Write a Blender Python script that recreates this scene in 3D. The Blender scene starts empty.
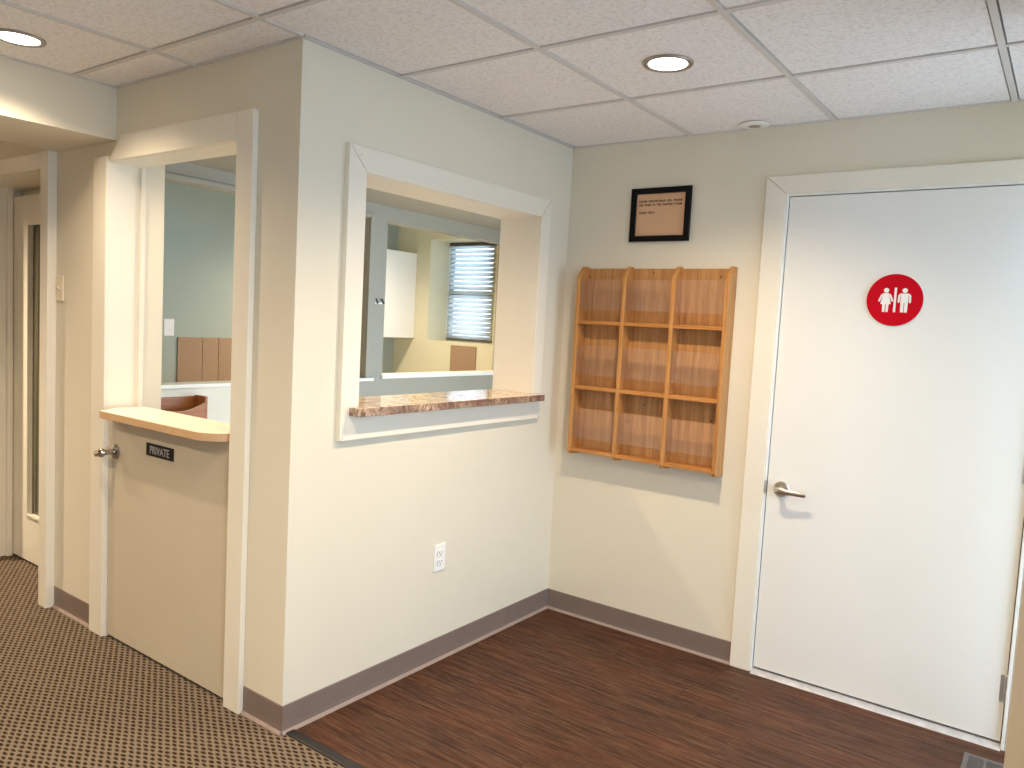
import bpy, bmesh, math, random
from mathutils import Vector, Matrix

random.seed(7)
sc = bpy.context.scene
COL = sc.collection
PI = math.pi
H = 2.3316           # ceiling height
L = 1.654            # length of the left wall

# ------------------------------------------------------------------ materials
def s2l(c):
    c /= 255.0
    return c / 12.92 if c <= 0.04045 else ((c + 0.055) / 1.055) ** 2.4

def rgb(r, g, b):
    return (s2l(r), s2l(g), s2l(b), 1.0)

class NT:
    """small helper around a node tree"""
    def __init__(self, name):
        self.m = bpy.data.materials.new(name)
        self.m.use_nodes = True
        self.t = self.m.node_tree
        self.b = self.t.nodes['Principled BSDF']
        self.out = self.t.nodes['Material Output']
    def n(self, kind, **kw):
        nd = self.t.nodes.new(kind)
        for k, v in kw.items():
            setattr(nd, k, v)
        return nd
    def l(self, a, b):
        self.t.links.new(a, b)
    def math(self, op, a, b=None, c=None):
        nd = self.n('ShaderNodeMath', operation=op)
        for i, v in enumerate((a, b, c)):
            if v is None:
                continue
            if isinstance(v, (int, float)):
                nd.inputs[i].default_value = v
            else:
                self.l(v, nd.inputs[i])
        return nd.outputs[0]
    def coords(self, scale=(1, 1, 1), kind='Object'):
        tc = self.n('ShaderNodeTexCoord')
        mp = self.n('ShaderNodeMapping')
        mp.inputs['Scale'].default_value = scale
        self.l(tc.outputs[kind], mp.inputs['Vector'])
        return mp.outputs[0]
    def world(self, scale=(1, 1, 1)):
        g = self.n('ShaderNodeNewGeometry')
        mp = self.n('ShaderNodeMapping')
        mp.inputs['Scale'].default_value = scale
        self.l(g.outputs['Position'], mp.inputs['Vector'])
        return mp.outputs[0]
    def noise(self, vec, scale, detail=3.0, rough=0.55):
        nd = self.n('ShaderNodeTexNoise')
        nd.inputs['Scale'].default_value = scale
        nd.inputs['Detail'].default_value = detail
        nd.inputs['Roughness'].default_value = rough
        self.l(vec, nd.inputs['Vector'])
        return nd.outputs['Fac']
    def ramp(self, fac, stops):
        nd = self.n('ShaderNodeValToRGB')
        cr = nd.color_ramp
        while len(cr.elements) < len(stops):
            cr.elements.new(0.5)
        for e, (p, c) in zip(cr.elements, stops):
            e.position = p
            e.color = c
        self.l(fac, nd.inputs['Fac'])
        return nd.outputs['Color']
    def mix(self, fac, a, b, mode='MIX'):
        nd = self.n('ShaderNodeMix', data_type='RGBA', blend_type=mode)
        for i, v in ((0, fac), (6, a), (7, b)):
            if isinstance(v, (int, float)):
                nd.inputs[i].default_value = v
            elif isinstance(v, tuple):
                nd.inputs[i].default_value = v
            else:
                self.l(v, nd.inputs[i])
        return nd.outputs[2]
    def bump(self, h, strength=0.2, dist=0.01):
        nd = self.n('ShaderNodeBump')
        nd.inputs['Strength'].default_value = strength
        nd.inputs['Distance'].default_value = dist
        self.l(h, nd.inputs['Height'])
        self.l(nd.outputs[0], self.b.inputs['Normal'])

def plain(name, col, rough=0.5, metal=0.0, bumpy=0.0, var=0.03, nscale=30, spec=0.5):
    t = NT(name)
    v = t.world()
    n = t.noise(v, nscale)
    lo = tuple(max(0, c * (1 - var)) for c in col[:3]) + (1,)
    hi = tuple(min(1, c * (1 + var)) for c in col[:3]) + (1,)
    t.l(t.ramp(n, [(0.3, lo), (0.7, hi)]), t.b.inputs['Base Color'])
    t.b.inputs['Roughness'].default_value = rough
    t.b.inputs['Metallic'].default_value = metal
    t.b.inputs['Specular IOR Level'].default_value = spec
    if bumpy:
        t.bump(t.noise(v, 220, 2), bumpy, 0.002)
    return t.m

M = {}
M['wall'] = plain('cream_wall_paint', (0.745, 0.692, 0.565, 1), 0.55, bumpy=0.08, var=0.012, nscale=3)
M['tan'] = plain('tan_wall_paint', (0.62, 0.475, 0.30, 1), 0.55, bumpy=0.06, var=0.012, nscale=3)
M['trim'] = plain('ivory_trim_paint', (0.82, 0.775, 0.665, 1), 0.35, bumpy=0.03, var=0.012, nscale=6)
M['door'] = plain('white_door_paint', (0.82, 0.81, 0.77, 1), 0.38, bumpy=0.04, var=0.01, nscale=4)
M['dutch'] = plain('beige_door_paint', (0.60, 0.53, 0.41, 1), 0.45, bumpy=0.05, var=0.015, nscale=5)
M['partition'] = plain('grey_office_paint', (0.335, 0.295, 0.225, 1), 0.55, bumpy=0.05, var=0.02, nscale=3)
M['green'] = plain('sage_green_paint', (0.36, 0.41, 0.355, 1), 0.5, bumpy=0.04, var=0.03, nscale=2)
M['far'] = plain('pale_yellow_paint', (0.72, 0.68, 0.50, 1), 0.55, var=0.02, nscale=3)
M['base'] = plain('taupe_vinyl', (0.205, 0.155, 0.132, 1), 0.42, var=0.05, nscale=8)
M['base_toe'] = plain('pale_taupe_vinyl_toe', (0.31, 0.235, 0.20, 1), 0.5, var=0.08, nscale=12)
M['strip'] = plain('dark_vinyl_strip', (0.016, 0.013, 0.013, 1), 0.6, var=0.1)
M['nickel'] = plain('satin_nickel', (0.62, 0.58, 0.53, 1), 0.28, 1.0, var=0.03)
M['chrome'] = plain('polished_chrome', (0.52, 0.50, 0.47, 1), 0.14, 1.0, var=0.02)
M['steel'] = plain('hinge_steel', (0.66, 0.67, 0.70, 1), 0.45, 1.0, var=0.05)
M['black'] = plain('black_lacquer', (0.004, 0.004, 0.005, 1), 0.4, var=0.1, spec=0.15)
M['dark'] = plain('gap_shade', (0.02, 0.018, 0.016, 1), 0.8, var=0.1)
M['paper_peach'] = plain('peach_paper', (0.70, 0.43, 0.25, 1), 0.8, var=0.03, nscale=20)
M['paper'] = plain('white_paper', (0.85, 0.85, 0.86, 1), 0.8, var=0.02)
M['ink'] = plain('brown_ink', (0.10, 0.04, 0.02, 1), 0.8, var=0.05)
M['red'] = plain('red_acrylic', (0.56, 0.001, 0.012, 1), 0.45, var=0.02, spec=0.12)
M['white_plastic'] = plain('white_plastic', (0.88, 0.87, 0.83, 1), 0.3, var=0.01)
M['ivory_plastic'] = plain('ivory_plastic', (0.80, 0.72, 0.55, 1), 0.35, var=0.01)
M['slot'] = plain('slot_dark', (0.05, 0.05, 0.05, 1), 0.6, var=0.1)
M['laminate'] = plain('cream_laminate', (0.84, 0.75, 0.61, 1), 0.35, var=0.015, nscale=10)
M['lam_edge'] = plain('tan_edge_band', (0.62, 0.40, 0.22, 1), 0.4, var=0.05, nscale=20)
M['plaque'] = plain('engraved_plaque', (0.008, 0.008, 0.011, 1), 0.45, var=0.1, spec=0.2)
M['plaque_txt'] = plain('plaque_letters', (0.42, 0.42, 0.40, 1), 0.5, var=0.05)
M['ceil_bar'] = plain('ceiling_tee_paint', (0.66, 0.63, 0.60, 1), 0.4, var=0.02)
M['ceil_gap'] = plain('ceiling_gap_shade', (0.15, 0.14, 0.13, 1), 0.9, var=0.05)
M['ring'] = plain('downlight_ring_metal', (0.38, 0.35, 0.31, 1), 0.35, 0.6, var=0.03)
M['threshold'] = plain('worn_painted_threshold', (0.50, 0.48, 0.47, 1), 0.45, var=0.16, nscale=25)
M['register'] = plain('brown_register_metal', (0.14, 0.12, 0.115, 1), 0.4, 0.4, var=0.15)
M['board'] = plain('tan_fibre_board', (0.36, 0.235, 0.145, 1), 0.75, bumpy=0.2, var=0.12, nscale=60)
M['seam'] = plain('board_seam', (0.17, 0.11, 0.07, 1), 0.8, var=0.1)
M['cabinet'] = plain('white_cabinet_laminate', (0.86, 0.84, 0.78, 1), 0.3, var=0.01)
M['bronze'] = plain('bronze_window_metal', (0.10, 0.085, 0.07, 1), 0.4, 0.3, var=0.1)
M['string'] = plain('pale_trim_edge', (0.72, 0.50, 0.34, 1), 0.4, var=0.05)
M['bright_ground'] = plain('light_bouncing_ground', (0.75, 0.75, 0.74, 1), 0.9, var=0.1)  # unseen ground, set near white to throw daylight up at the ceiling

def oak(name, axis, dark, mid, light, rough=0.38, wmix=0.25):
    t = NT(name)
    sc3 = [26.0, 26.0, 26.0]
    sc3[axis] = 1.3
    v = t.world(tuple(sc3))
    big = t.noise(t.world(tuple(3.0 if i != axis else 0.9 for i in range(3))), 1.6, 2)
    w = t.n('ShaderNodeTexWave', wave_type='BANDS', bands_direction='X' if axis != 0 else 'Z')
    w.inputs['Scale'].default_value = 0.22
    w.inputs['Distortion'].default_value = 7.0
    w.inputs['Detail'].default_value = 4.4
    w.inputs['Detail Scale'].default_value = 0.7
    t.l(v, w.inputs['Vector'])
    fine = t.noise(v, 3.2, 5, 0.7)
    c1 = t.ramp(w.outputs['Fac'], [(0.05, dark), (0.35, mid), (0.9, light)])
    c2 = t.ramp(fine, [(0.34, dark), (0.52, mid), (0.72, light)])
    c = t.mix(wmix, c2, c1)
    c = t.mix(t.math('MULTIPLY', big, 0.35), c, mid)
    t.l(c, t.b.inputs['Base Color'])
    t.b.inputs['Roughness'].default_value = rough
    t.bump(fine, 0.06, 0.002)
    return t.m

OD, OM, OL = (0.30, 0.115, 0.028, 1), (0.50, 0.225, 0.062, 1), (0.62, 0.32, 0.105, 1)
M['oak_z'] = oak('oak_upright_grain', 2, OD, OM, OL)
M['oak_back'] = oak('oak_back_panel', 2, (0.30, 0.130, 0.040, 1), (0.50, 0.245, 0.085, 1), (0.66, 0.37, 0.15, 1), wmix=0.2)
M['oak_x'] = oak('oak_shelf_grain', 0, OD, (0.52, 0.215, 0.055, 1), OL)
M['redwood'] = oak('red_brown_wood', 1, (0.20, 0.055, 0.014, 1), (0.36, 0.125, 0.03, 1), (0.45, 0.18, 0.05, 1))

def mat_floor():
    t = NT('brown_plank_floor')
    g = t.n('ShaderNodeNewGeometry')
    sep = t.n('ShaderNodeSeparateXYZ')
    t.l(g.outputs['Position'], sep.inputs[0])
    X, Y = sep.outputs[0], sep.outputs[1]
    PW, PL = 0.152, 1.22
    row = t.math('FLOOR', t.math('DIVIDE', Y, PW))
    wn = t.n('ShaderNodeTexWhiteNoise', noise_dimensions='1D')
    t.l(row, wn.inputs['W'])
    xo = t.math('ADD', t.math('DIVIDE', X, PL), t.math('MULTIPLY', wn.outputs['Value'], 7.3))
    colm = t.math('FLOOR', xo)
    wn2 = t.n('ShaderNodeTexWhiteNoise', noise_dimensions='2D')
    cb = t.n('ShaderNodeCombineXYZ')
    t.l(row, cb.inputs[0]); t.l(colm, cb.inputs[1])
    t.l(cb.outputs[0], wn2.inputs['Vector'])
    tone = wn2.outputs['Value']
    # streaks along x, shifted from plank to plank
    cv = t.n('ShaderNodeCombineXYZ')
    t.l(t.math('ADD', t.math('MULTIPLY', X, 2.2), t.math('MULTIPLY', tone, 31.0)), cv.inputs[0])
    t.l(t.math('MULTIPLY', Y, 42.0), cv.inputs[1])
    s1 = t.noise(cv.outputs[0], 1.5, 6, 0.68)
    cv2 = t.n('ShaderNodeCombineXYZ')
    t.l(t.math('ADD', t.math('MULTIPLY', X, 6.0), t.math('MULTIPLY', tone, 17.0)), cv2.inputs[0])
    t.l(t.math('MULTIPLY', Y, 130.0), cv2.inputs[1])
    s2 = t.noise(cv2.outputs[0], 1.4, 4, 0.7)
    patch = t.noise(t.world((1.6, 5, 1)), 1.3, 3)
    base = t.ramp(s1, [(0.30, (0.0150, 0.0066, 0.0039, 1)), (0.47, (0.0558, 0.0222, 0.0116, 1)),
                       (0.62, (0.1020, 0.0438, 0.0226, 1)), (0.80, (0.1768, 0.0900, 0.0495, 1))])
    red = t.ramp(s1, [(0.30, (0.03, 0.008, 0.004, 1)), (0.5, (0.1020, 0.0312, 0.0127, 1)), (0.75, (0.1836, 0.0720, 0.0330, 1))])
    c = t.mix(t.ramp(patch, [(0.48, (0, 0, 0, 1)), (0.68, (0.6, 0.6, 0.6, 1))]), base, red)
    c = t.mix(t.ramp(s2, [(0.52, (0, 0, 0, 1)), (0.72, (0.75, 0.75, 0.75, 1))]), c, (0.20, 0.125, 0.078, 1))
    c = t.mix(t.ramp(s2, [(0.22, (0.7, 0.7, 0.7, 1)), (0.42, (0, 0, 0, 1))]), c, (0.016, 0.008, 0.005, 1))
    tn = t.math('ADD', t.math('MULTIPLY', tone, 0.34), 0.83)
    c = t.mix(1.0, c, t.ramp(tn, [(0, (0, 0, 0, 1)), (1, (1, 1, 1, 1))]), 'MULTIPLY')
    fy = t.math('ABSOLUTE', t.math('SUBTRACT', t.math('FRACT', t.math('DIVIDE', Y, PW)), 0.5))
    fx = t.math('ABSOLUTE', t.math('SUBTRACT', t.math('FRACT', xo), 0.5))
    j = t.math('MAXIMUM', t.math('GREATER_THAN', fy, 0.494), t.math('GREATER_THAN', fx, 0.4992))
    c = t.mix(t.math('MULTIPLY', j, 0.5), c, (0.012, 0.006, 0.004, 1))
    t.l(c, t.b.inputs['Base Color'])
    t.b.inputs['Specular IOR Level'].default_value = 0.2
    rr = t.math('ADD', t.math('MULTIPLY', s2, 0.25), 0.40)
    t.l(rr, t.b.inputs['Roughness'])
    t.bump(s2, 0.12, 0.002)
    return t.m
M['floor'] = mat_floor()

def mat_carpet():
    t = NT('basket_weave_carpet')
    A, B = 0.0435, 0.0248
    g = t.n('ShaderNodeNewGeometry')
    nz = t.n('ShaderNodeTexNoise'); nz.inputs['Scale'].default_value = 60; nz.inputs['Detail'].default_value = 3
    t.l(g.outputs['Position'], nz.inputs['Vector'])
    off = t.n('ShaderNodeVectorMath', operation='MULTIPLY_ADD')
    t.l(nz.outputs['Color'], off.inputs[0])
    off.inputs[1].default_value = (0.016, 0.010, 0)
    t.l(g.outputs['Position'], off.inputs[2])
    sep = t.n('ShaderNodeSeparateXYZ'); t.l(off.outputs[0], sep.inputs[0])
    X, Y = sep.outputs[0], sep.outputs[1]
    def cell(sx):
        u = t.math('SUBTRACT', t.math('FRACT', t.math('ADD', t.math('DIVIDE', X, A), sx)), 0.5)
        v = t.math('SUBTRACT', t.math('FRACT', t.math('ADD', t.math('DIVIDE', Y, B), sx)), 0.5)
        du = t.math('MULTIPLY', u, A / 0.0145)
        dv = t.math('MULTIPLY', v, B / 0.0068)
        return t.math('SQRT', t.math('ADD', t.math('MULTIPLY', du, du), t.math('MULTIPLY', dv, dv)))
    d = t.math('MINIMUM', cell(0.0), cell(0.5))
    fine = t.noise(g.outputs['Position'], 420, 2, 0.7)
    d2 = t.math('ADD', d, t.math('MULTIPLY', t.math('SUBTRACT', fine, 0.5), 0.7))
    c = t.ramp(d2, [(0.38, (0.024, 0.0125, 0.0065, 1)), (0.80, (0.082, 0.057, 0.036, 1)), (1.0, (0.205, 0.163, 0.122, 1))])
    light = t.mix(t.ramp(fine, [(0.35, (0.5, 0.5, 0.5, 1)), (0.65, (0, 0, 0, 1))]), c, (0.1176, 0.0830, 0.0525, 1))
    c = t.mix(t.math('GREATER_THAN', d2, 0.95), c, light)
    t.l(c, t.b.inputs['Base Color'])
    t.b.inputs['Roughness'].default_value = 0.95
    t.b.inputs['Specular IOR Level'].default_value = 0.1
    t.bump(t.math('ADD', t.math('MINIMUM', d, 1.1), t.math('MULTIPLY', fine, 0.5)), 0.35, 0.004)
    return t.m
M['carpet'] = mat_carpet()

def mat_tile():
    t = NT('mineral_ceiling_tile')
    v = t.world()
    a = t.noise(v, 75, 4, 0.7)
    b = t.noise(v, 260, 2, 0.6)
    c = t.ramp(a, [(0.34, (0.74, 0.715, 0.70, 1)), (0.5, (0.88, 0.855, 0.84, 1)), (0.68, (0.92, 0.90, 0.885, 1))])
    t.l(c, t.b.inputs['Base Color'])
    t.b.inputs['Roughness'].default_value = 0.9
    t.bump(t.math('ADD', a, t.math('MULTIPLY', b, 0.6)), 0.35, 0.006)
    return t.m
M['tile'] = mat_tile()

def mat_granite():
    t = NT('polished_granite_lit')
    v = t.world()
    a = t.noise(v, 22, 5, 0.65)
    b = t.noise(t.world((1, 0.6, 1)), 60, 4, 0.7)
    c1 = t.ramp(a, [(0.28, (0.16, 0.07, 0.05, 1)), (0.40, (0.50, 0.33, 0.21, 1)), (0.52, (0.78, 0.64, 0.48, 1)), (0.72, (0.84, 0.74, 0.62, 1))])  # cream raised so the top carries its bright reflection in the colour
    c2 = t.ramp(b, [(0.32, (0.10, 0.04, 0.035, 1)), (0.44, (0.56, 0.36, 0.22, 1)), (0.58, (0.80, 0.67, 0.53, 1))])
    t.l(t.mix(0.5, c1, c2), t.b.inputs['Base Color'])
    t.b.inputs['Roughness'].default_value = 0.06
    return t.m
M['granite'] = mat_granite()
def mat_granite_edge():
    t = NT('honed_granite_edge')
    v = t.world((1, 1, 0.7))
    a = t.noise(v, 26, 5, 0.7)
    b = t.noise(v, 90, 4, 0.75)
    k = t.noise(t.world((1, 1, 0.2)), 5.0, 2)
    c1 = t.ramp(a, [(0.35, (0.055, 0.018, 0.018, 1)), (0.45, (0.24, 0.125, 0.06, 1)), (0.53, (0.55, 0.40, 0.28, 1)), (0.70, (0.70, 0.58, 0.47, 1))])
    c2 = t.ramp(b, [(0.38, (0.03, 0.010, 0.012, 1)), (0.48, (0.26, 0.13, 0.07, 1)), (0.60, (0.66, 0.53, 0.42, 1))])
    c = t.mix(0.5, c1, c2)
    c = t.mix(t.ramp(k, [(0.45, (0, 0, 0, 1)), (0.62, (0.55, 0.55, 0.55, 1))]), c, (0.11, 0.045, 0.045, 1))
    t.l(c, t.b.inputs['Base Color'])
    t.b.inputs['Roughness'].default_value = 0.3
    return t.m
M['granite_edge'] = mat_granite_edge()

def mat_acrylic(name, white, gloss):
    t = NT(name)
    nt = t.t
    tr = t.n('ShaderNodeBsdfTransparent')
    gl = t.n('ShaderNodeBsdfGlossy'); gl.inputs['Roughness'].default_value = 0.02
    df = t.n('ShaderNodeBsdfDiffuse'); df.inputs['Color'].default_value = (0.8, 0.78, 0.8, 1)
    fr = t.n('ShaderNodeFresnel'); fr.inputs['IOR'].default_value = 1.49
    m1 = t.n('ShaderNodeMixShader'); m1.inputs[0].default_value = white
    t.l(tr.outputs[0], m1.inputs[1]); t.l(df.outputs[0], m1.inputs[2])
    m2 = t.n('ShaderNodeMixShader')
    t.l(t.math('MULTIPLY', fr.outputs[0], gloss), m2.inputs[0])
    t.l(m1.outputs[0], m2.inputs[1]); t.l(gl.outputs[0], m2.inputs[2])
    t.l(m2.outputs[0], t.out.inputs['Surface'])
    nt.nodes.remove(t.b)
    return t.m
M['acrylic'] = mat_acrylic('clear_acrylic', 0.035, 0.5)
M['glass'] = mat_acrylic('window_glass', 0.0, 1.0)

def mat_darkglass():
    t = NT('door_glass_reflection')
    v = t.world((30, 1, 0.4))
    n = t.noise(v, 1.2, 1)
    t.l(t.ramp(n, [(0.4, (0.03, 0.028, 0.015, 1)), (0.6, (0.16, 0.15, 0.09, 1))]), t.b.inputs['Base Color'])  # green-brown streaks painted as dark reflections in the pane
    t.b.inputs['Roughness'].default_value = 0.12
    return t.m
M['darkglass'] = mat_darkglass()

def mat_emit(name, col, strength):
    t = NT(name)
    e = t.n('ShaderNodeEmission')
    e.inputs['Color'].default_value = col
    e.inputs['Strength'].default_value = strength
    t.l(e.outputs[0], t.out.inputs['Surface'])
    t.t.nodes.remove(t.b)
    return t.m
M['lens'] = mat_emit('lamp_lens', (1.0, 0.90, 0.76, 1), 9.0)

def mat_slat():
    t = NT('white_blind_slat')
    tl = t.n('ShaderNodeBsdfTranslucent'); tl.inputs['Color'].default_value = (0.88, 0.90, 0.90, 1)
    df = t.n('ShaderNodeBsdfDiffuse'); df.inputs['Color'].default_value = (0.80, 0.84, 0.85, 1)
    m = t.n('ShaderNodeMixShader'); m.inputs[0].default_value = 0.7
    t.l(df.outputs[0], m.inputs[1]); t.l(tl.outputs[0], m.inputs[2])
    t.l(m.outputs[0], t.out.inputs['Surface'])
    t.t.nodes.remove(t.b)
    return t.m
M['slat'] = mat_slat()

# ------------------------------------------------------------------ mesh helpers
def bm_new():
    return bmesh.new()

def box(bm, x0, x1, y0, y1, z0, z1, bev=0.0, seg=2, mi=0):
    if x0 > x1: x0, x1 = x1, x0
    if y0 > y1: y0, y1 = y1, y0
    if z0 > z1: z0, z1 = z1, z0
    vs = [bm.verts.new(p) for p in ((x0, y0, z0), (x1, y0, z0), (x1, y1, z0), (x0, y1, z0),
                                    (x0, y0, z1), (x1, y0, z1), (x1, y1, z1), (x0, y1, z1))]
    fs = [bm.faces.new([vs[i] for i in f]) for f in ((0, 3, 2, 1), (4, 5, 6, 7), (0, 1, 5, 4), (1, 2, 6, 5), (2, 3, 7, 6), (3, 0, 4, 7))]
    for f in fs:
        f.material_index = mi
    if bev > 0:
        es = set()
        for f in fs:
            es.update(f.edges)
        bmesh.ops.bevel(bm, geom=list(es), offset=bev, segments=seg, affect='EDGES', profile=0.5, material=mi)
    return bm

def prism(bm, pts, axis, a0, a1, bev=0.0, mi=0):
    """extrude a 2-D outline along an axis; pts are the two other coordinates in x<y<z order"""
    def P(p, a):
        q = list(p); q.insert(axis, a)
        return q
    lo = [bm.verts.new(P(p, a0)) for p in pts]
    hi = [bm.verts.new(P(p, a1)) for p in pts]
    n = len(pts)
    fs = [bm.faces.new(lo[::-1]), bm.faces.new(hi)]
    fs += [bm.faces.new((lo[i], lo[(i + 1) % n], hi[(i + 1) % n], hi[i])) for i in range(n)]
    bmesh.ops.recalc_face_normals(bm, faces=fs)
    for f in fs:
        f.material_index = mi
    if bev > 0:
        es = set()
        for f in fs[:2]:
            es.update(f.edges)
        bmesh.ops.bevel(bm, geom=list(es), offset=bev, segments=2, affect='EDGES', profile=0.5)
    return bm

def lathe(bm, prof, centre, axis, seg=40, cap0=True, cap1=True):
    """prof: (radius, distance along axis)"""
    ax = Vector(axis).normalized()
    u = ax.orthogonal().normalized()
    w = ax.cross(u)
    c = Vector(centre)
    rings = []
    for r, d in prof:
        rings.append([bm.verts.new(c + ax * d + (u * math.cos(2 * PI * i / seg) + w * math.sin(2 * PI * i / seg)) * r) for i in range(seg)])
    fs = []
    for a, b in zip(rings, rings[1:]):
        for i in range(seg):
            fs.append(bm.faces.new((a[i], a[(i + 1) % seg], b[(i + 1) % seg], b[i])))
    if cap0: fs.append(bm.faces.new(rings[0][::-1]))
    if cap1: fs.append(bm.faces.new(rings[-1]))
    bmesh.ops.recalc_face_normals(bm, faces=fs)
    return bm

def sweep(bm, path, sizes, up=(0, 0, 1), seg=12):
    """an elliptical tube along a path; sizes are (half width, half height) pairs"""
    P = [Vector(p) for p in path]
    rings = []
    for i, p in enumerate(P):
        d = (P[min(i + 1, len(P) - 1)] - P[max(i - 1, 0)]).normalized()
        s = d.cross(Vector(up)).normalized()
        t = s.cross(d).normalized()
        a, b = sizes[min(i, len(sizes) - 1)]
        rings.append([bm.verts.new(p + s * a * math.cos(2 * PI * k / seg) + t * b * math.sin(2 * PI * k / seg)) for k in range(seg)])
    fs = []
    for a, b in zip(rings, rings[1:]):
        for i in range(seg):
            fs.append(bm.faces.new((a[i], a[(i + 1) % seg], b[(i + 1) % seg], b[i])))
    fs.append(bm.faces.new(rings[0][::-1])); fs.append(bm.faces.new(rings[-1]))
    bmesh.ops.recalc_face_normals(bm, faces=fs)
    return bm

def wpos(o):
    v = Vector((0, 0, 0))
    while o is not None:
        v = v + o.location
        o = o.parent
    return v

def obj(name, bm, mats, parent=None, smooth=False, label=None, origin=None):
    """link ONE mesh object; its vertices are given in world coordinates"""
    if not isinstance(mats, (list, tuple)):
        mats = [mats]
    bm.verts.ensure_lookup_table()
    lo = Vector([min(v.co[i] for v in bm.verts) for i in range(3)])
    hi = Vector([max(v.co[i] for v in bm.verts) for i in range(3)])
    org = Vector(origin) if origin else Vector(((lo.x + hi.x) / 2, (lo.y + hi.y) / 2, lo.z))
    for v in bm.verts:
        v.co -= org
    me = bpy.data.meshes.new(name)
    bm.to_mesh(me); bm.free()
    for m in mats:
        me.materials.append(M[m] if isinstance(m, str) else m)
    if smooth:
        me.polygons.foreach_set('use_smooth', [True] * len(me.polygons))
        try:
            me.set_sharp_from_angle(angle=math.radians(35))
        except Exception:
            pass
    o = bpy.data.objects.new(name, me)
    COL.objects.link(o)
    if parent is not None:
        o.parent = parent
        o.location = org - wpos(parent)
    else:
        o.location = org
    if label:
        o['label'] = label
    return o

def tag(o, label, cat, group=None, kind=None):
    o['label'] = label
    o['category'] = cat
    if group: o['group'] = group
    if kind: o['kind'] = kind
    return o

def thing(name, label, cat, loc, group=None, kind=None):
    o = bpy.data.objects.new(name, None)
    o.empty_display_size = 0.05
    COL.objects.link(o)
    o.location = loc
    return tag(o, label, cat, group, kind)

def struct(name, bm, mats, label, cat):
    return tag(obj(name, bm, mats), label, cat, kind='structure')

def text_bm(body, size, spacing=1.0, xscale=1.0, depth=0.0006, align='LEFT', bold=0.0):
    """letters as a mesh lying in the xz plane, facing -y"""
    cu = bpy.data.curves.new('lettering', 'FONT')
    cu.body = body
    cu.size = size
    cu.align_x = align
    cu.align_y = 'CENTER'
    cu.space_character = spacing
    cu.extrude = depth
    cu.offset = bold
    ob = bpy.data.objects.new('lettering', cu)
    COL.objects.link(ob)
    dg = bpy.context.evaluated_depsgraph_get()
    me = bpy.data.meshes.new_from_object(ob.evaluated_get(dg))
    bpy.data.objects.remove(ob)
    bpy.data.curves.remove(cu)
    bm = bm_new()
    bm.from_mesh(me)
    bpy.data.meshes.remove(me)
    for v in bm.verts:
        x, y, z = v.co
        v.co = (x * xscale, -z, y)
    return bm

def shift(bm, d):
    for v in bm.verts:
        v.co += Vector(d)
    return bm

# wall panel with rectangular holes: plane normal along `axis` (0 = x, 1 = y)
def wall_panel(bm, axis, t0, t1, u0, u1, z0, z1, holes=()):
    us = sorted({u0, u1} | {h for a, b, c, d in holes for h in (a, b) if u0 < h < u1})
    zs = sorted({z0, z1} | {h for a, b, c, d in holes for h in (c, d) if z0 < h < z1})
    for i in range(len(us) - 1):
        run = None
        for k in range(len(zs) - 1):
            um, zm = (us[i] + us[i + 1]) / 2, (zs[k] + zs[k + 1]) / 2
            solid = not any(a < um < b and c < zm < d for a, b, c, d in holes)
            if solid and run is None: run = zs[k]
            if run is not None and (not solid or k == len(zs) - 2):
                top = zs[k + 1] if solid else zs[k]
                if axis == 0: box(bm, t0, t1, us[i], us[i + 1], run, top)
                else: box(bm, us[i], us[i + 1], t0, t1, run, top)
                run = None
    return bm

# ------------------------------------------------------------------ shell of the place
XR = 2.62      # inner face of the far right wall
YB = -5.3      # inner face of the wall behind the viewpoint
XL = -4.6      # end of the corridor

struct('floor', box(bm_new(), -0.24, XR + .1, -1.62, 0.12, -0.05, 0.0), 'floor', 'dark brown wood plank floor in front of the restroom door', 'floor')
bmc = box(bm_new(), XL - .1, XR + .1, YB - .1, -1.645, -0.05, 0.0)
box(bmc, XL - .1, -1.236, -1.645, -1.42, -0.05, 0.0)
box(bmc, -1.236, -0.24, -1.645, -1.60, -0.05, 0.0)
struct('floor_carpet', bmc, 'carpet', 'tan and brown woven carpet beside the beige half door', 'carpet')
o = struct('floor_office', box(bm_new(), -4.2, -0.24, -1.42, 3.3, -0.05, -0.001), 'laminate', 'office floor behind the half door', 'floor')
bm = bm_new()
prism(bm, [(-1.645, 0.0), (-1.645, 0.004), (-1.640, 0.007), (-1.612, 0.006), (-1.604, 0.001), (-1.604, -0.01), (-1.645, -0.01)], 0, 0.012, 2.0)
struct('trim_1', bm, 'strip', 'dark edging strip between carpet and wood floor', 'floor trim')
struct('floor_outside', box(bm_new(), -30, 30, -30, 30, -0.6, -0.4), 'bright_ground', 'unseen ground outside the building, pale to bounce daylight in', 'ground')

# left wall with the pass-through opening
WT = 0.217
bm = wall_panel(bm_new(), 0, -WT, 0.0, -L, 0.12, -0.05, H + .1, [(-1.389, -0.260, 1.085, 1.973)])
struct('wall_left', bm, 'wall', 'cream wall with the pass-through window and granite sill', 'wall')

# back wall with the recess of the restroom door
bm = bm_new()
wall_panel(bm, 1, 0.0, 0.07, -WT, 2.40, -0.05, H + .1, [(1.066, 2.012, -0.05, 2.052)])
box(bm, -WT, 2.40, 0.07, 0.12, -0.05, H + .1)
struct('wall_back', bm, 'wall', 'cream wall with the oak brochure rack and white restroom door', 'wall')

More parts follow.
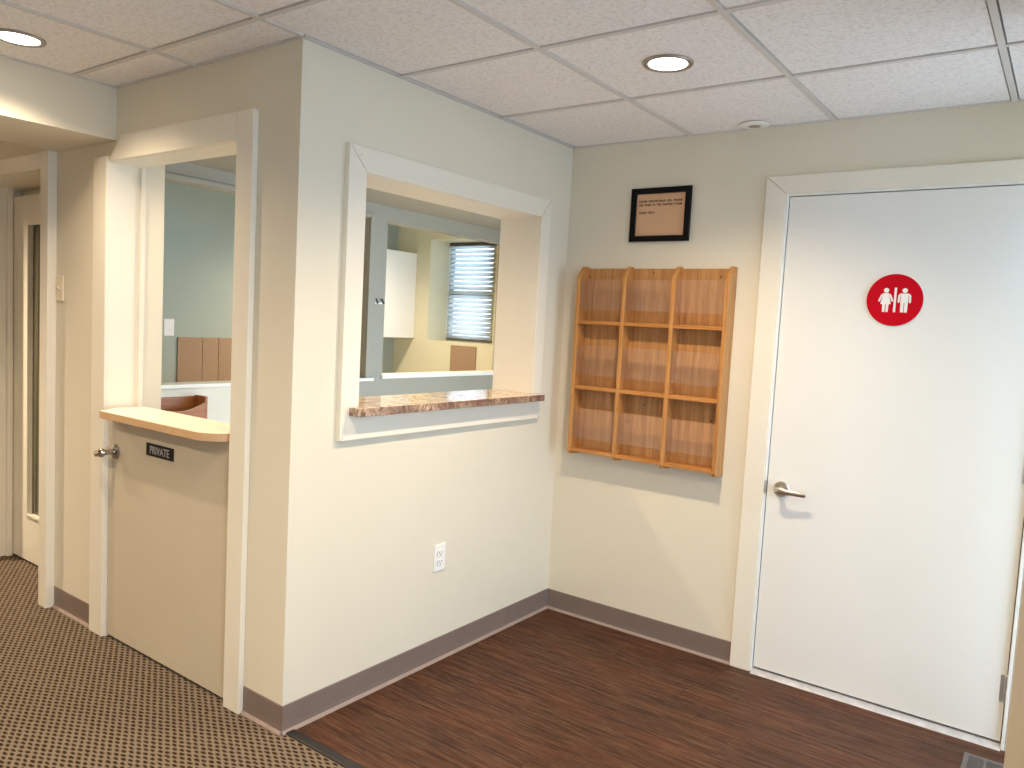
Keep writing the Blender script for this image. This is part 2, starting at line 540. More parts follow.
# wall with the half door and the corridor door
bm = bm_new()
wall_panel(bm, 1, -L, -1.53, XL - .1, 0.0 - WT, -0.05, H + .1, [(-1.235, -0.300, -0.05, 2.050), (-2.69, -1.78, -0.05, 2.055)])
wall_panel(bm, 1, -1.53, -1.42, XL - .1, -1.235, -0.05, H + .1, [(-2.69, -1.78, -0.05, 2.055)])
box(bm, -1.30, -1.222, -1.512, -1.42, -0.05, H + .1)
box(bm, XL - .1, -1.5, -1.42, -1.38, -0.05, H + .1)
struct('wall_front', bm, 'wall', 'tan lit wall around the beige half door and corridor door', 'wall')

# beam
struct('beam', box(bm_new(), -1.713, -1.182, YB, -L, 2.122, H + .1), 'wall', 'boxed ceiling beam over the corridor beside the half door', 'beam')

# right-hand wall: a short return close to the restroom door, then glazed openings
bm = bm_new()
box(bm, 2.40, XR + .1, -0.98, -0.90, -0.05, H + .1)
wall_panel(bm, 0, 2.32, 2.40, -0.75, 0.0, -0.05, H + .1, [(-0.70, -0.06, 0.05, 2.10)])
wall_panel(bm, 0, XR, XR + .1, YB - .1, -0.98, -0.05, H + .1, [(-3.6, -1.9, 0.40, 2.05)])
struct('wall_right', bm, 'wall', 'glazed outer wall of the lobby beyond the restroom door', 'wall')
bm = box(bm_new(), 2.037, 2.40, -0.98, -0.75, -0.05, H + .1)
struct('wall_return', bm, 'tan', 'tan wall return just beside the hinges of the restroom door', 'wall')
bm = bm_new()
wall_panel(bm, 1, YB - .1, YB, XL - .1, XR + .1, -0.05, H + .1, [])
struct('wall_rear', bm, 'wall', 'cream wall at the rear of the lobby', 'wall')
struct('wall_corridor', box(bm_new(), XL - .1, XL, YB, -L, -0.05, H + .1), 'wall', 'cream wall at the end of the corridor', 'wall')

# office beyond the left wall
D = 2.40
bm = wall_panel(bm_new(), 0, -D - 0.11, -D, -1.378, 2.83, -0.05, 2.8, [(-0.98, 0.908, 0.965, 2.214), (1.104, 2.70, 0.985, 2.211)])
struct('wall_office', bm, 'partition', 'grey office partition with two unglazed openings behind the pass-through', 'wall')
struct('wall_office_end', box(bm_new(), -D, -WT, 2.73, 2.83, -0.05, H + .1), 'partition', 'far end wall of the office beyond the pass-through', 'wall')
struct('wall_far', box(bm_new(), -4.1, -4.0, -1.42, 2.83, -0.05, 2.8), 'green', 'sage green wall seen over the beige half door', 'wall')
bm = bm_new()
wall_panel(bm, 1, 2.83, 3.16, -4.1, -D, -0.05, 2.8, [(-3.51, -2.60, 1.235, 2.300)])
wall_panel(bm, 1, 3.16, 3.24, -4.1, -D, -0.05, 2.8, [(-3.53, -2.91, 1.245, 2.300)])
struct('wall_window', bm, 'far', 'pale wall with the deep window recess beyond the office', 'wall')

# ceilings
G = 0.6097
gx0, gy0 = 0.012, -0.6065
bm = bm_new()
tee, gap = 0.0095, 0.004
xs = [gx0 + G * i for i in range(-2, 6)]
ys = [gy0 - G * j for j in range(-1, 9)]
def tile(bm, x0, x1, y0, y1):
    box(bm, x0, x1, y0, y1, H + 0.005, H + 0.02, 0.0012, 1)
XLIM, XRIM = -1.182, XR
for i in range(len(xs) - 1):
    for j in range(len(ys) - 1):
        x0, x1 = max(xs[i] + tee + gap, XLIM + .012), min(xs[i + 1] - tee - gap, XRIM - .012)
        y1, y0 = min(ys[j] - tee - gap, -0.012), max(ys[j + 1] + tee + gap, YB + .012)
        if x1 - x0 < 0.05 or y1 - y0 < 0.05: continue
        if x1 <= 0.03 and y0 > -L: continue                       # over the office
        if x1 <= 0.03 and y1 > -L: y1 = -L - 0.012
        if x0 < 0.0 < x1 and y1 > -L: x0 = 0.012
        tile(bm, x0, x1, y0, y1)
ceil = struct('ceiling', bm, 'tile', 'suspended ceiling of square textured tiles over the lobby', 'ceiling')
bm = bm_new()
for i, x in enumerate(xs):
    if x < XLIM or x > XR: continue
    y1 = -0.012 if x > 0.03 else (-L - .012 if x < -0.01 else -L - 0.012)
    box(bm, x - tee, x + tee, YB, y1, H, H + 0.022)
for y in ys:
    if y > -0.02: continue
    x0 = 0.012 if y > -L else XLIM
    box(bm, x0, XR, y - tee, y + tee, H + 0.0004, H + 0.021)
# wall angle along the walls
box(bm, 0.0, 0.011, -L, 0.0, H, H + 0.02)
box(bm, 0.0, XR, -0.011, 0.0, H, H + 0.02)
box(bm, XLIM, 0.0, -L - 0.011, -L, H, H + 0.02)
box(bm, XLIM, XLIM + 0.011, YB, -L, H, H + 0.02)
obj('ceiling_grid', bm, 'ceil_bar', ceil)
bm = bm_new()
box(bm, XLIM - .3, XR + .1, YB - .1, 0.12, H + 0.021, H + 0.12)
obj('ceiling_void', bm, 'ceil_gap', ceil)  # backing slab darkened to carry the shadow in the tile gaps
bm = bm_new()
box(bm, XL - .1, -1.70, YB - .1, -L, H, H + .12)
struct('ceiling_corridor', bm, 'tile', 'plain ceiling over the corridor beyond the beam', 'ceiling')
bm = bm_new()
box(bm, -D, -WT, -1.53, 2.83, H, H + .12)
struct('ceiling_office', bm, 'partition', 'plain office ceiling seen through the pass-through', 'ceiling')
struct('ceiling_far', box(bm_new(), -4.1, -D, -1.5, 3.24, 2.62, 2.8), 'far', 'ceiling of the room beyond the office', 'ceiling')

# baseboards: vinyl cove with a paler toe
def baseboard(name, a, b, z, normal, label):
    """a, b: ends on the wall line; normal: into the room"""
    a, b, n = Vector(a), Vector(b), Vector(normal)
    bm = bm_new()
    prof = [(0, 0.004), (0.0045, 0.012), (0.003, 0.028), (0.003, 0.098), (0.0015, 0.1016), (0, 0.1016)]
    toe = [(0, 0.0), (0.013, 0.0), (0.0125, 0.003), (0.0055, 0.0118), (0, 0.0118)]
    def ext(prof, mi):
        A = [bm.verts.new((a.x + n.x * d, a.y + n.y * d, h)) for d, h in prof]
        B = [bm.verts.new((b.x + n.x * d, b.y + n.y * d, h)) for d, h in prof]
        k = len(prof)
        fs = [bm.faces.new(A[::-1]), bm.faces.new(B)] + [bm.faces.new((A[i], A[(i + 1) % k], B[(i + 1) % k], B[i])) for i in range(k)]
        for f in fs: f.material_index = mi
        bmesh.ops.recalc_face_normals(bm, faces=fs)
    ext(prof, 0); ext(toe, 1)
    return struct(name, bm, ['base', 'base_toe'], label, 'baseboard')
baseboard('baseboard_left', (0, -L - .003), (0, 0), 0, (1, 0), 'taupe vinyl baseboard under the pass-through window')
baseboard('baseboard_back', (0, 0), (0.979, 0), 0, (0, -1), 'taupe vinyl baseboard under the oak rack')
baseboard('baseboard_front', (-0.2195, -L), (0.003, -L), 0, (0, -1), 'short taupe baseboard between half door casing and wall corner')
baseboard('baseboard_corridor', (-1.712, -L), (-1.3325, -L), 0, (0, -1), 'short taupe baseboard under the light switch')

# ------------------------------------------------------------------ pass-through window
w1 = thing('window_1', 'cream cased pass-through window in the cream wall', 'pass-through window', (0.0, -0.83, 1.0), kind='structure')
OY0, OY1, OZ0, OZ1 = -1.459, -0.1975, 1.0064, 2.0449
IY0, IY1, IZ0, IZ1 = -1.3742, -0.2751, 1.0900, 1.9578
TT = 0.022
e = 0.0020
bm = prism(bm_new(), [(OY0, OZ0), (OY0, OZ1), (IY0 - e, IZ1), (IY0 - e, IZ0 - .02)], 0, 0.0, TT, 0.0007)
obj('casing', bm, 'trim', w1)
bm = prism(bm_new(), [(OY0 + 2 * e, OZ1), (OY1 - 2 * e, OZ1), (IY1, IZ1 + e), (IY0, IZ1 + e)], 0, 0.0, TT - .0005, 0.0007)
obj('casing', bm, 'trim', w1)
bm = prism(bm_new(), [(OY1, OZ0), (OY1, OZ1), (IY1 + e, IZ1), (IY1 + e, IZ0 - .02)], 0, 0.0, TT, 0.0007)
obj('casing', bm, 'trim', w1)
bm = prism(bm_new(), [(OY0 + 3 * e, OZ0), (IY0, IZ0 - .002), (IY1, IZ0 - .002), (OY1 - 3 * e, OZ0)], 0, 0.0, TT - .0005, 0.0007)
obj('casing', bm, 'trim', w1)
box_ = lambda *a, **k: box(bm_new(), *a, **k)
obj('jamb', box_(-WT, 0.0, IY1, IY1 + 0.015, 1.09, IZ1 + .015), 'trim', w1)
obj('jamb', box_(-WT, 0.0, IY0 - 0.015, IY0, 1.09, IZ1 + .015), 'trim', w1)
obj('head_jamb', box_(-WT, 0.0, IY0, IY1, IZ1, IZ1 + .015), 'trim', w1)
bm = lathe(bm_new(), [(0.0075, 0), (0.0075, 0.0012), (0.0060, 0.0018)], (TT - .0004, -1.400, 2.014), (1, 0, 0), 24)
obj('plug', bm, 'trim', w1, smooth=True)

# granite sill, notched round the casing
bm = bm_new()
pts = [(-0.225, IY0 + .001), (TT + .001, IY0 + .001), (TT + .001, -1.420), (0.070, -1.420), (0.073, -1.414), (0.073, -0.241), (0.070, -0.236),
       (TT + .001, -0.236), (TT + .001, IY1 - .001), (-0.225, IY1 - .001)]
prism(bm, pts, 2, 1.0955, 1.1265, 0.0025)
bm.faces.ensure_lookup_table()
for f in bm.faces:
    c = f.calc_center_median()
    f.material_index = 1 if abs(f.normal.z) < 0.5 else 0
obj('granite_sill', bm, ['granite', 'granite_edge'])
tag(bpy.data.objects['granite_sill'], 'brown and cream polished granite sill slab in the pass-through window', 'countertop')

# ------------------------------------------------------------------ restroom door
d1 = thing('door_1', 'plain white restroom door with lever handle and pale casing', 'door', (1.54, 0.0, 0.0), kind='structure')
obj('door_leaf', box_(1.0805, 1.995, -0.003, 0.041, 0.024, 2.0375, bev=0.0015), 'door', d1)
XC0, XC1 = 0.9805, 1.0665
bm = prism(bm_new(), [(XC0, 0.0), (XC1, 0.0), (XC1, 2.049), (XC0, 2.126)], 1, -0.016, 0.0, 0.002)
obj('casing', bm, 'trim', d1)
bm = prism(bm_new(), [(XC0 + e, 2.126), (XC1 + e, 2.0495), (2.030, 2.0495), (2.030, 2.126)], 1, -0.016, 0.0, 0.002)
obj('casing', bm, 'trim', d1)
obj('jamb', box_(1.0655, 1.0770, -0.0125, 0.068, 0.0, 2.0520, bev=0.003), 'door', d1)
obj('jamb', box_(1.9985, 2.0120, -0.022, 0.068, 0.0, 2.052, bev=0.003), 'door', d1)
obj('jamb', box_(2.0125, 2.0225, -0.024, 0.0, 0.0, 2.049, bev=0.003), 'door', d1)
obj('head_jamb', box_(1.077, 1.9985, -0.010, 0.068, 2.0412, 2.052, bev=0.002), 'door', d1)
bm = bm_new(); box(bm, 1.077, 1.089, 0.043, 0.066, 0.012, 2.041); box(bm, 1.9865, 1.9985, 0.043, 0.066, 0.012, 2.041); box(bm, 1.089, 1.9865, 0.043, 0.066, 2.029, 2.041)
obj('door_stop', bm, 'dark', d1)  # near-black colour stands in for shade in the gap round the leaf
bm = prism(bm_new(), [(-0.030, 0.0), (-0.024, 0.006), (0.005, 0.0135), (0.045, 0.0135), (0.066, 0.010), (0.066, 0.0)], 0, 1.077, 1.9985)
obj('threshold', bm, 'threshold', d1)

def lever(parent, x, y, z, direction, mat, facing=-1, reach=1.0, droop=0.0, sizes=((0.006, 0.009), (0.008, 0.014), (0.0085, 0.0155), (0.007, 0.012), (0.0055, 0.0105), (0.005, 0.010), (0.004, 0.008))):
    """a lever set on a face at y, outward = facing along y; the lever runs along x in `direction`"""
    root = obj('door_handle', lathe(bm_new(), [(0.033, 0.0), (0.033, 0.006), (0.030, 0.010), (0.020, 0.012)], (x, y, z), (0, facing, 0), 40), mat, parent, smooth=True, origin=(x, y, z))
    bm = bm_new()
    lathe(bm, [(0.0125, 0.010), (0.0115, 0.030), (0.0125, 0.050)], (x, y, z), (0, facing, 0), 24)
    f = facing
    path = [(x - direction * 0.014, y + f * 0.050, z + .002), (x - direction * 0.006, y + f * 0.056, z + .001), (x + direction * 0.010, y + f * 0.0585, z),
            (x + direction * 0.035, y + f * 0.058, z - .001), (x + direction * 0.070, y + f * 0.055, z - 0.002), (x + direction * 0.100, y + f * 0.052, z - .003),
            (x + direction * 0.112, y + f * 0.050, z - .003)]
    path = [(x + (q[0] - x) * reach, q[1], q[2] - droop * abs(q[0] - x) / .112) for q in path]
    sweep(bm, path, sizes, seg=16)
    obj('lever', bm, mat, root, smooth=True)
    return root
lever(d1, 1.141, -0.003, 0.818, 1, 'nickel')
obj('strike_plate', box_(1.0700, 1.0775, -0.0135, 0.02, 0.79, 0.845, bev=.0005), 'steel', d1)
for zc in (0.224, 1.03, 1.84):
    bm = bm_new()
    for k in range(3):
        z0 = zc - .05 + k * .0335
        lathe(bm, [(0.0055, 0), (0.0075, 0.001), (0.0075, 0.031), (0.0055, 0.032)], (1.9968, -0.0095, z0), (0, 0, 1), 18)
    lathe(bm, [(0.004, 0), (0.0055, 0.003), (0.003, 0.006)], (1.9968, -0.0095, zc + .05), (0, 0, 1), 14)
    box(bm, 1.978, 1.9955, -0.0045, -0.003, zc - .05, zc + .05)
    obj('hinge', bm, 'steel', d1, smooth=True)

# round restroom sign
sg = thing('restroom_sign', 'round red restroom sign with white figures on the white door', 'sign', (1.511, -0.003, 1.522))
SX, SZ, SY = 1.5105, 1.6225, -0.003
bm = lathe(bm_new(), [(0.0985, 0.0), (0.1, 0.002), (0.1, 0.006), (0.0985, 0.0075)], (SX, SY, SZ), (0, -1, 0), 72)
obj('sign_disc', bm, 'red', sg, smooth=True)
bm = bm_new()
lathe(bm, [(0.1002, 0.001), (0.1022, 0.001), (0.1022, 0.0035), (0.1002, 0.0035)], (SX, SY, SZ), (0, -1, 0), 72, False, False)
obj('sign_rim', bm, 'white_plastic', sg, smooth=True)
y0, y1 = SY - 0.0075, SY - 0.0095
def figure(name, cx, polys):
    bm = bm_new()
    lathe(bm, [(0.0092, 0.0), (0.0092, 0.002)], (cx, y0, SZ + 0.0365), (0, -1, 0), 28)
    for p in polys:
        prism(bm, [(cx + a, SZ + b) for a, b in p], 1, y1, y0)
    obj(name, bm, 'white_plastic', sg)
wom = [[(-.0095, .0255), (.0095, .0255), (.0125, .023), (.0105, .020), (.0185, -.0165), (-.0185, -.0165), (-.0105, .020), (-.0125, .023)],
       [(-.0125, .0245), (-.0185, .0185), (-.0270, -.0045), (-.0235, -.0075), (-.0205, -.0055), (-.0125, .0155)],
       [(.0125, .0245), (.0185, .0185), (.0270, -.0045), (.0235, -.0075), (.0205, -.0055), (.0125, .0155)],
       [(-.0115, -.0165), (-.0015, -.0165), (-.0015, -.047), (-.0100, -.047)], [(.0015, -.0165), (.0115, -.0165), (.0100, -.047), (.0015, -.047)]]
man = [[(-.0130, .0255), (.0130, .0255), (.0135, -.011), (-.0135, -.011)],
       [(-.0130, .0255), (-.0185, .0225), (-.0225, .0165), (-.0230, -.0080), (-.0200, -.0110), (-.0165, -.0080), (-.0150, .0160)],
       [(.0130, .0255), (.0185, .0225), (.0225, .0165), (.0230, -.0080), (.0200, -.0110), (.0165, -.0080), (.0150, .0160)],
       [(-.0128, -.011), (-.0012, -.011), (-.0012, -.047), (-.0118, -.047)], [(.0012, -.011), (.0128, -.011), (.0118, -.047), (.0012, -.047)]]
figure('woman_figure', SX - 0.0300, wom)
figure('man_figure', SX + 0.0355, man)
obj('divider_bar', box_(SX - .0015, SX + .0065, y1, y0, SZ - .047, SZ + .0475), 'white_plastic', sg)

# ------------------------------------------------------------------ oak brochure rack
rk = thing('brochure_rack', 'oak brochure rack of nine empty pockets on the cream wall', 'brochure rack', (0.496, 0.0, 0.83))
RX0, RX1 = 0.120, 0.880
DT = 0.018
cxs = [RX0 + DT / 2, RX0 + DT / 2 + (RX1 - RX0 - DT) / 3, RX0 + DT / 2 + 2 * (RX1 - RX0 - DT) / 3, RX1 - DT / 2]
obj('back_panel', box_(RX0 + .004, RX1 - .004, -0.0125, -0.0005, 0.846, 1.742), 'oak_back', rk)
DEP = 0.088
for k, cx in enumerate(cxs):
    pts = [(-0.0005 if k in (0, 3) else -0.0126, 1.749), (-0.040, 1.749), (-DEP, 1.697), (-DEP, 0.850), (-DEP + .006, 0.836), (-0.0005 if k in (0, 3) else -0.0126, 0.828)]
    bm = prism(bm_new(), pts, 0, cx - DT / 2, cx + DT / 2, 0.0025)
    obj('divider', bm, 'oak_z', rk)
SHZ = [1.4795, 1.1640, 0.8560]
for zc in SHZ:
    for k in range(3):
        x0, x1 = cxs[k] + DT / 2 + .0003, cxs[k + 1] - DT / 2 - .0003
        obj('pocket_shelf', box_(x0, x1, -DEP + .004, -0.0126, zc - .0085, zc + .0085, bev=.0018), 'oak_x', rk)
        obj('acrylic_front', box_(x0, x1, -DEP + .010, -DEP + .013, zc + .062, zc + .207), 'acrylic', rk, label='clear acrylic pocket front')
for x, z in ((0.488, 1.722), (0.811, 1.706), (0.813, 1.070), (0.147, 1.703), (0.482, 1.107), (0.40, 1.02)):
    bm = lathe(bm_new(), [(0.004, 0), (0.004, 0.001), (0.002, 0.0016)], (x, -0.0125, z), (0, -1, 0), 14)
    obj('screw', bm, 'slot', rk)

# ------------------------------------------------------------------ framed notice
fr = thing('framed_notice', 'small black framed peach notice above the oak rack', 'framed notice', (0.497, 0.0, 1.866))
FX0, FX1, FZ0, FZ1 = 0.3485, 0.6455, 1.867, 2.112
FW = 0.026
bm = bm_new()
for pts in ([(FX0, FZ0), (FX0, FZ1), (FX0 + FW, FZ1 - FW), (FX0 + FW, FZ0 + FW)], [(FX1, FZ0), (FX1, FZ1), (FX1 - FW, FZ1 - FW), (FX1 - FW, FZ0 + FW)],
            [(FX0, FZ1), (FX1, FZ1), (FX1 - FW, FZ1 - FW), (FX0 + FW, FZ1 - FW)], [(FX0, FZ0), (FX1, FZ0), (FX1 - FW, FZ0 + FW), (FX0 + FW, FZ0 + FW)]):
    prism(bm, pts, 1, -0.018, -0.0005, 0.0015)
obj('frame', bm, 'black', fr)
nt = obj('notice_sheet', box_(FX0 + FW - .002, FX1 - FW + .002, -0.006, -0.002, FZ0 + FW - .002, FZ1 - FW + .002), 'paper_peach', fr)
for body, dz, w in (('PLEASE  DISCONTINUE  CELL  PHONE', -0.060, 0.216), ('USE  WHILE  IN  THE  WAITING  ROOM', -0.077, 0.213), ('THANK  YOU !!', -0.112, 0.080)):
    t = text_bm(body, 0.0135, depth=0.0002, bold=0.0005)
    xm = max(v.co.x for v in t.verts)
    for v in t.verts:
        v.co.x *= w / xm
    shift(t, (FX0 + FW + 0.012, -0.0063, FZ1 + dz))
    obj('lettering', t, 'ink', nt)

# ------------------------------------------------------------------ outlet and switch
ou = thing('wall_outlet', 'white duplex outlet low on the cream wall below the pass-through', 'outlet', (0.0, -0.869, 0.397))
OYc, OZc = -0.869, 0.4545
obj('cover_plate', box_(0.0003, 0.0055, OYc - .035, OYc + .035, OZc - .0575, OZc + .0575, bev=0.0022), 'white_plastic', ou)
for dz in (-0.0195, 0.0195):
    bm = bm_new()
    pts = []
    for k in range(28):
        a = 2 * PI * k / 28
        pts.append((OYc + max(-.0172, min(.0172, .0185 * math.cos(a))), OZc + dz + max(-.0142, min(.0142, .0172 * math.sin(a)))))
    prism(bm, pts, 0, 0.0055, 0.0085)
    rc = obj('receptacle', bm, 'white_plastic', ou)
    bm = bm_new()
    box(bm, 0.0085, 0.0089, OYc - .0085, OYc - .0058, OZc + dz - .001, OZc + dz + .0075)
    box(bm, 0.0085, 0.0089, OYc + .0058, OYc + .0085, OZc + dz - .001, OZc + dz + .0065)
    lathe(bm, [(0.0028, 0), (0.0028, 0.0004)], (0.0085, OYc, OZc + dz - .0075), (1, 0, 0), 14)
    prism(bm, [(OYc + .0185 * math.cos(a), OZc + dz + .0172 * math.sin(a)) for a in [PI * (0.75 + .06 * k) for k in range(9)]] +
              [(OYc + .0195 * math.cos(a), OZc + dz + .0182 * math.sin(a)) for a in [PI * (0.75 + .06 * k) for k in range(8, -1, -1)]], 0, 0.0056, 0.0061)
    obj('outlet_slot', bm, 'slot', rc)
sw = thing('light_switch', 'ivory light switch beside the corridor door casing', 'light switch', (-1.685, -L, 1.447))
SWx, SWz = -1.672, 1.506
obj('cover_plate', box_(SWx - .035, SWx + .035, -L - .0075, -L - .0003, SWz - .0575, SWz + .0575, bev=.002), 'ivory_plastic', sw)
bm = prism(bm_new(), [(-L - .0075, SWz - .010), (-L - .0175, SWz + .004), (-L - .0165, SWz + .010), (-L - .0075, SWz + .010)], 0, SWx - .005, SWx + .005)
obj('toggle', bm, 'ivory_plastic', sw)

# ------------------------------------------------------------------ half (dutch) door
d2 = thing('door_2', 'beige half door with cream ledge and chrome lever handle', 'half door', (-0.77, -L, 0.0), kind='structure')
DX0, DX1 = -1.2135, -0.3205
obj('door_leaf', box_(DX0, DX1, -L - 0.001, -L + 0.043, 0.012, 0.9745, bev=0.0015), 'dutch', d2)
def arc(cx, cy, r, a0, a1, n=8):
    return [(cx + r * math.cos(math.radians(a0 + (a1 - a0) * i / n)), cy + r * math.sin(math.radians(a0 + (a1 - a0) * i / n))) for i in range(n + 1)]
pts = [(-1.140, -1.731)] + arc(-0.450, -1.616, 0.115, -90, -8, 10) + [(-0.335, -1.535)] + arc(-0.355, -1.532, 0.02, 0, 90, 4) + arc(-1.165, -1.542, 0.03, 90, 165, 5) + [(-1.2005, -1.600), (-1.2005, -1.632)]
bm = prism(bm_new(), pts, 2, 0.9755, 1.0055, 0.0012)
bm.faces.ensure_lookup_table()
bm.normal_update()
for f in bm.faces:
    f.material_index = 1 if abs(f.normal.z) < 0.8 else 0
obj('ledge_shelf', bm, ['laminate', 'lam_edge'], d2, label='cream laminate ledge with tan edge')
obj('jamb', box_(-1.2345, -1.2185, -L - .008, -1.512, 0.0, 2.0495), 'trim', d2)
obj('jamb', box_(-0.3155, -0.3005, -L - .008, -1.53, 0.0, 2.0495), 'trim', d2)
obj('door_stop', box_(-1.2183, -1.2085, -1.533, -1.513, 0.0, 2.0350, bev=.002), 'trim', d2)
obj('head_jamb', box_(-1.2185, -0.3155, -L - .008, -1.53, 2.0355, 2.0495), 'trim', d2)
CT = 0.022
obj('casing', box_(-1.3317, -1.2195, -L - CT, -L, 0.0, 2.060, bev=.003), 'trim', d2)
obj('casing', box_(-0.3141, -0.2201, -L - CT, -L, 0.0, 2.1342, bev=.003), 'trim', d2)
bm = prism(bm_new(), [(-1.205, 2.0365), (-0.3146, 2.0365), (-0.3146, 2.1342), (-1.107, 2.1342), (-1.112, 2.128)], 1, -L - CT + .001, -L, 0.002)
obj('casing', bm, 'trim', d2)
lever(d2, -1.150, -L - 0.001, 0.826, -1, 'chrome', reach=0.66, droop=0.012, sizes=((0.008, 0.010), (0.012, 0.018), (0.013, 0.020), (0.011, 0.017), (0.010, 0.0155), (0.010, 0.0150), (0.009, 0.013)))
for zc in (0.80, 0.2):
    bm = bm_new()
    lathe(bm, [(0.006, 0), (0.006, 0.1)], (-0.3185, -L - .004, zc - .05), (0, 0, 1), 16)
    obj('hinge', bm, 'bronze', d2, smooth=True)
# private plaque
pq = thing('door_plaque', 'small black plaque with white lettering on the beige half door', 'sign', (-0.80, -L, 0.848))
PX0, PX1, PZ0, PZ1 = -0.9045, -0.7045, 0.8475, 0.8985
pb = obj('plate', box_(PX0, PX1, -L - 0.0045, -L - 0.0012, PZ0, PZ1, bev=0.0008), 'plaque', pq)
t = text_bm('PRIVATE', 0.046, depth=0.0003, bold=0.0006)
x0 = min(v.co.x for v in t.verts); x1 = max(v.co.x for v in t.verts)
for v in t.verts:
    v.co.x = (v.co.x - x0) / (x1 - x0) * 0.142
zl = min(v.co.z for v in t.verts); zh = max(v.co.z for v in t.verts)
for v in t.verts:
    v.co.z = (v.co.z - (zl + zh) / 2) / (zh - zl) * 0.032
shift(t, (PX0 + 0.029, -L - 0.0048, (PZ0 + PZ1) / 2))
obj('lettering', t, 'plaque_txt', pb)

# ------------------------------------------------------------------ corridor door
d3 = thing('door_3', 'cream corridor door with a narrow dark glass pane beyond the beam', 'door', (-2.23, -1.47, 0.0), kind='structure')
lf = bm_new()
wall_panel(lf, 1, -1.470, -1.428, -2.672, -1.80, 0.012, 2.000, [(-2.462, -2.10, 0.275, 1.843)])
obj('door_leaf', lf, 'trim', d3)
gb = bm_new()
for a in ((-2.474, -2.088, 0.263, 0.277), (-2.474, -2.088, 1.841, 1.855), (-2.474, -2.460, 0.277, 1.841), (-2.102, -2.088, 0.277, 1.841)):
    box(gb, a[0], a[1], -1.479, -1.469, a[2], a[3], .002)
obj('glazing_bead', gb, 'trim', d3)
obj('glass_pane', box_(-2.461, -2.101, -1.452, -1.446, 0.276, 1.842), 'darkglass', d3, label='narrow dark glass pane')
obj('casing', box_(-1.793, -1.7135, -L - 0.040, -L, 0.0, 2.122, bev=.003), 'trim', d3)
obj('casing', box_(-2.78, -2.70, -L - 0.040, -L, 0.0, 2.122, bev=.003), 'trim', d3)
obj('casing', box_(-2.6995, -1.7935, -L - 0.039, -L, 2.045, 2.122, bev=.003), 'trim', d3)
obj('jamb', box_(-2.69, -2.676, -L - .002, -1.425, 0.0, 2.055), 'trim', d3)
obj('head_jamb', box_(-2.676, -1.79, -L - .002, -1.425, 2.042, 2.055), 'trim', d3)
obj('door_stop', box_(-2.676, -2.655, -1.500, -1.474, 0.0, 2.042), 'trim', d3)
bm = bm_new(); lathe(bm, [(0.006, 0), (0.006, 0.1)], (-2.6705, -1.476, 0.24), (0, 0, 1), 14)
obj('hinge', bm, 'bronze', d3, smooth=True)

# ------------------------------------------------------------------ recessed ceiling lights
def can_light(x, y, label, power, z=H):
    t = thing('ceiling_downlight', label, 'ceiling light', (x, y, z - .004), 'recessed ceiling lights')
    bm = lathe(bm_new(), [(0.066, 0.004), (0.064, -0.001), (0.071, -0.0045), (0.080, -0.0035), (0.083, 0.0005), (0.083, 0.0035)], (x, y, z), (0, 0, 1), 64, False, False)
    obj('trim_ring', bm, 'ring', t, smooth=True)
    bm = lathe(bm_new(), [(0.065, -0.0005), (0.050, -0.003), (0.001, -0.0045)], (x, y, z), (0, 0, 1), 64, True, True)
    obj('lens', bm, 'lens', t, smooth=True, label='glowing white lens')
    ld = bpy.data.lights.new('downlight_beam', 'SPOT')
    ld.energy = power
    ld.color = (1.0, 0.80, 0.565)
    ld.spot_size = math.radians(144)
    ld.spot_blend = 1.0
    ld.shadow_soft_size = 0.028
    lo = bpy.data.objects.new('downlight_beam', ld)
    COL.objects.link(lo)
    lo.parent = t
    lo.location = (0, 0, -0.032)
    return t
P = 84.0
can_light(0.928, -0.911, 'glowing recessed ceiling light above the restroom corner', P * .95)
can_light(-0.900, -2.131, 'glowing recessed ceiling light next to the ceiling beam', P * .58)
can_light(0.928, -2.131, 'recessed ceiling light over the edge of the carpet, nearest the plank floor', P * .75)
can_light(0.928, -3.350, 'recessed ceiling light over the carpet, third from the restroom wall', P * 1.3)
can_light(-0.900, -3.350, 'recessed ceiling light beside the beam over the carpet', P * 1.1)
can_light(-3.20, -2.35, 'recessed ceiling light over the corridor end', P * 3.0)
can_light(-0.900, -0.911, 'recessed ceiling light inside the office behind the pass-through', P * .55)
can_light(-2.90, 1.50, 'recessed ceiling light in the room beyond the office', P * 2.2, 2.62)

# ceiling cover plate
cp = thing('ceiling_plate', 'round white cover plate on the ceiling edge near the restroom door', 'ceiling fitting', (0.932, -0.072, H - .008))
bm = lathe(bm_new(), [(0.061, 0.0), (0.060, -0.004), (0.054, -0.007)], (0.932, -0.072, H + .0005), (0, 0, 1), 48)
obj('cover_disc', bm, 'white_plastic', cp, smooth=True)
bm = lathe(bm_new(), [(0.026, -0.0068), (0.022, -0.0085)], (0.932, -0.072, H + .0005), (0, 0, 1), 36)
obj('centre_cap', bm, 'ring', cp, smooth=True)

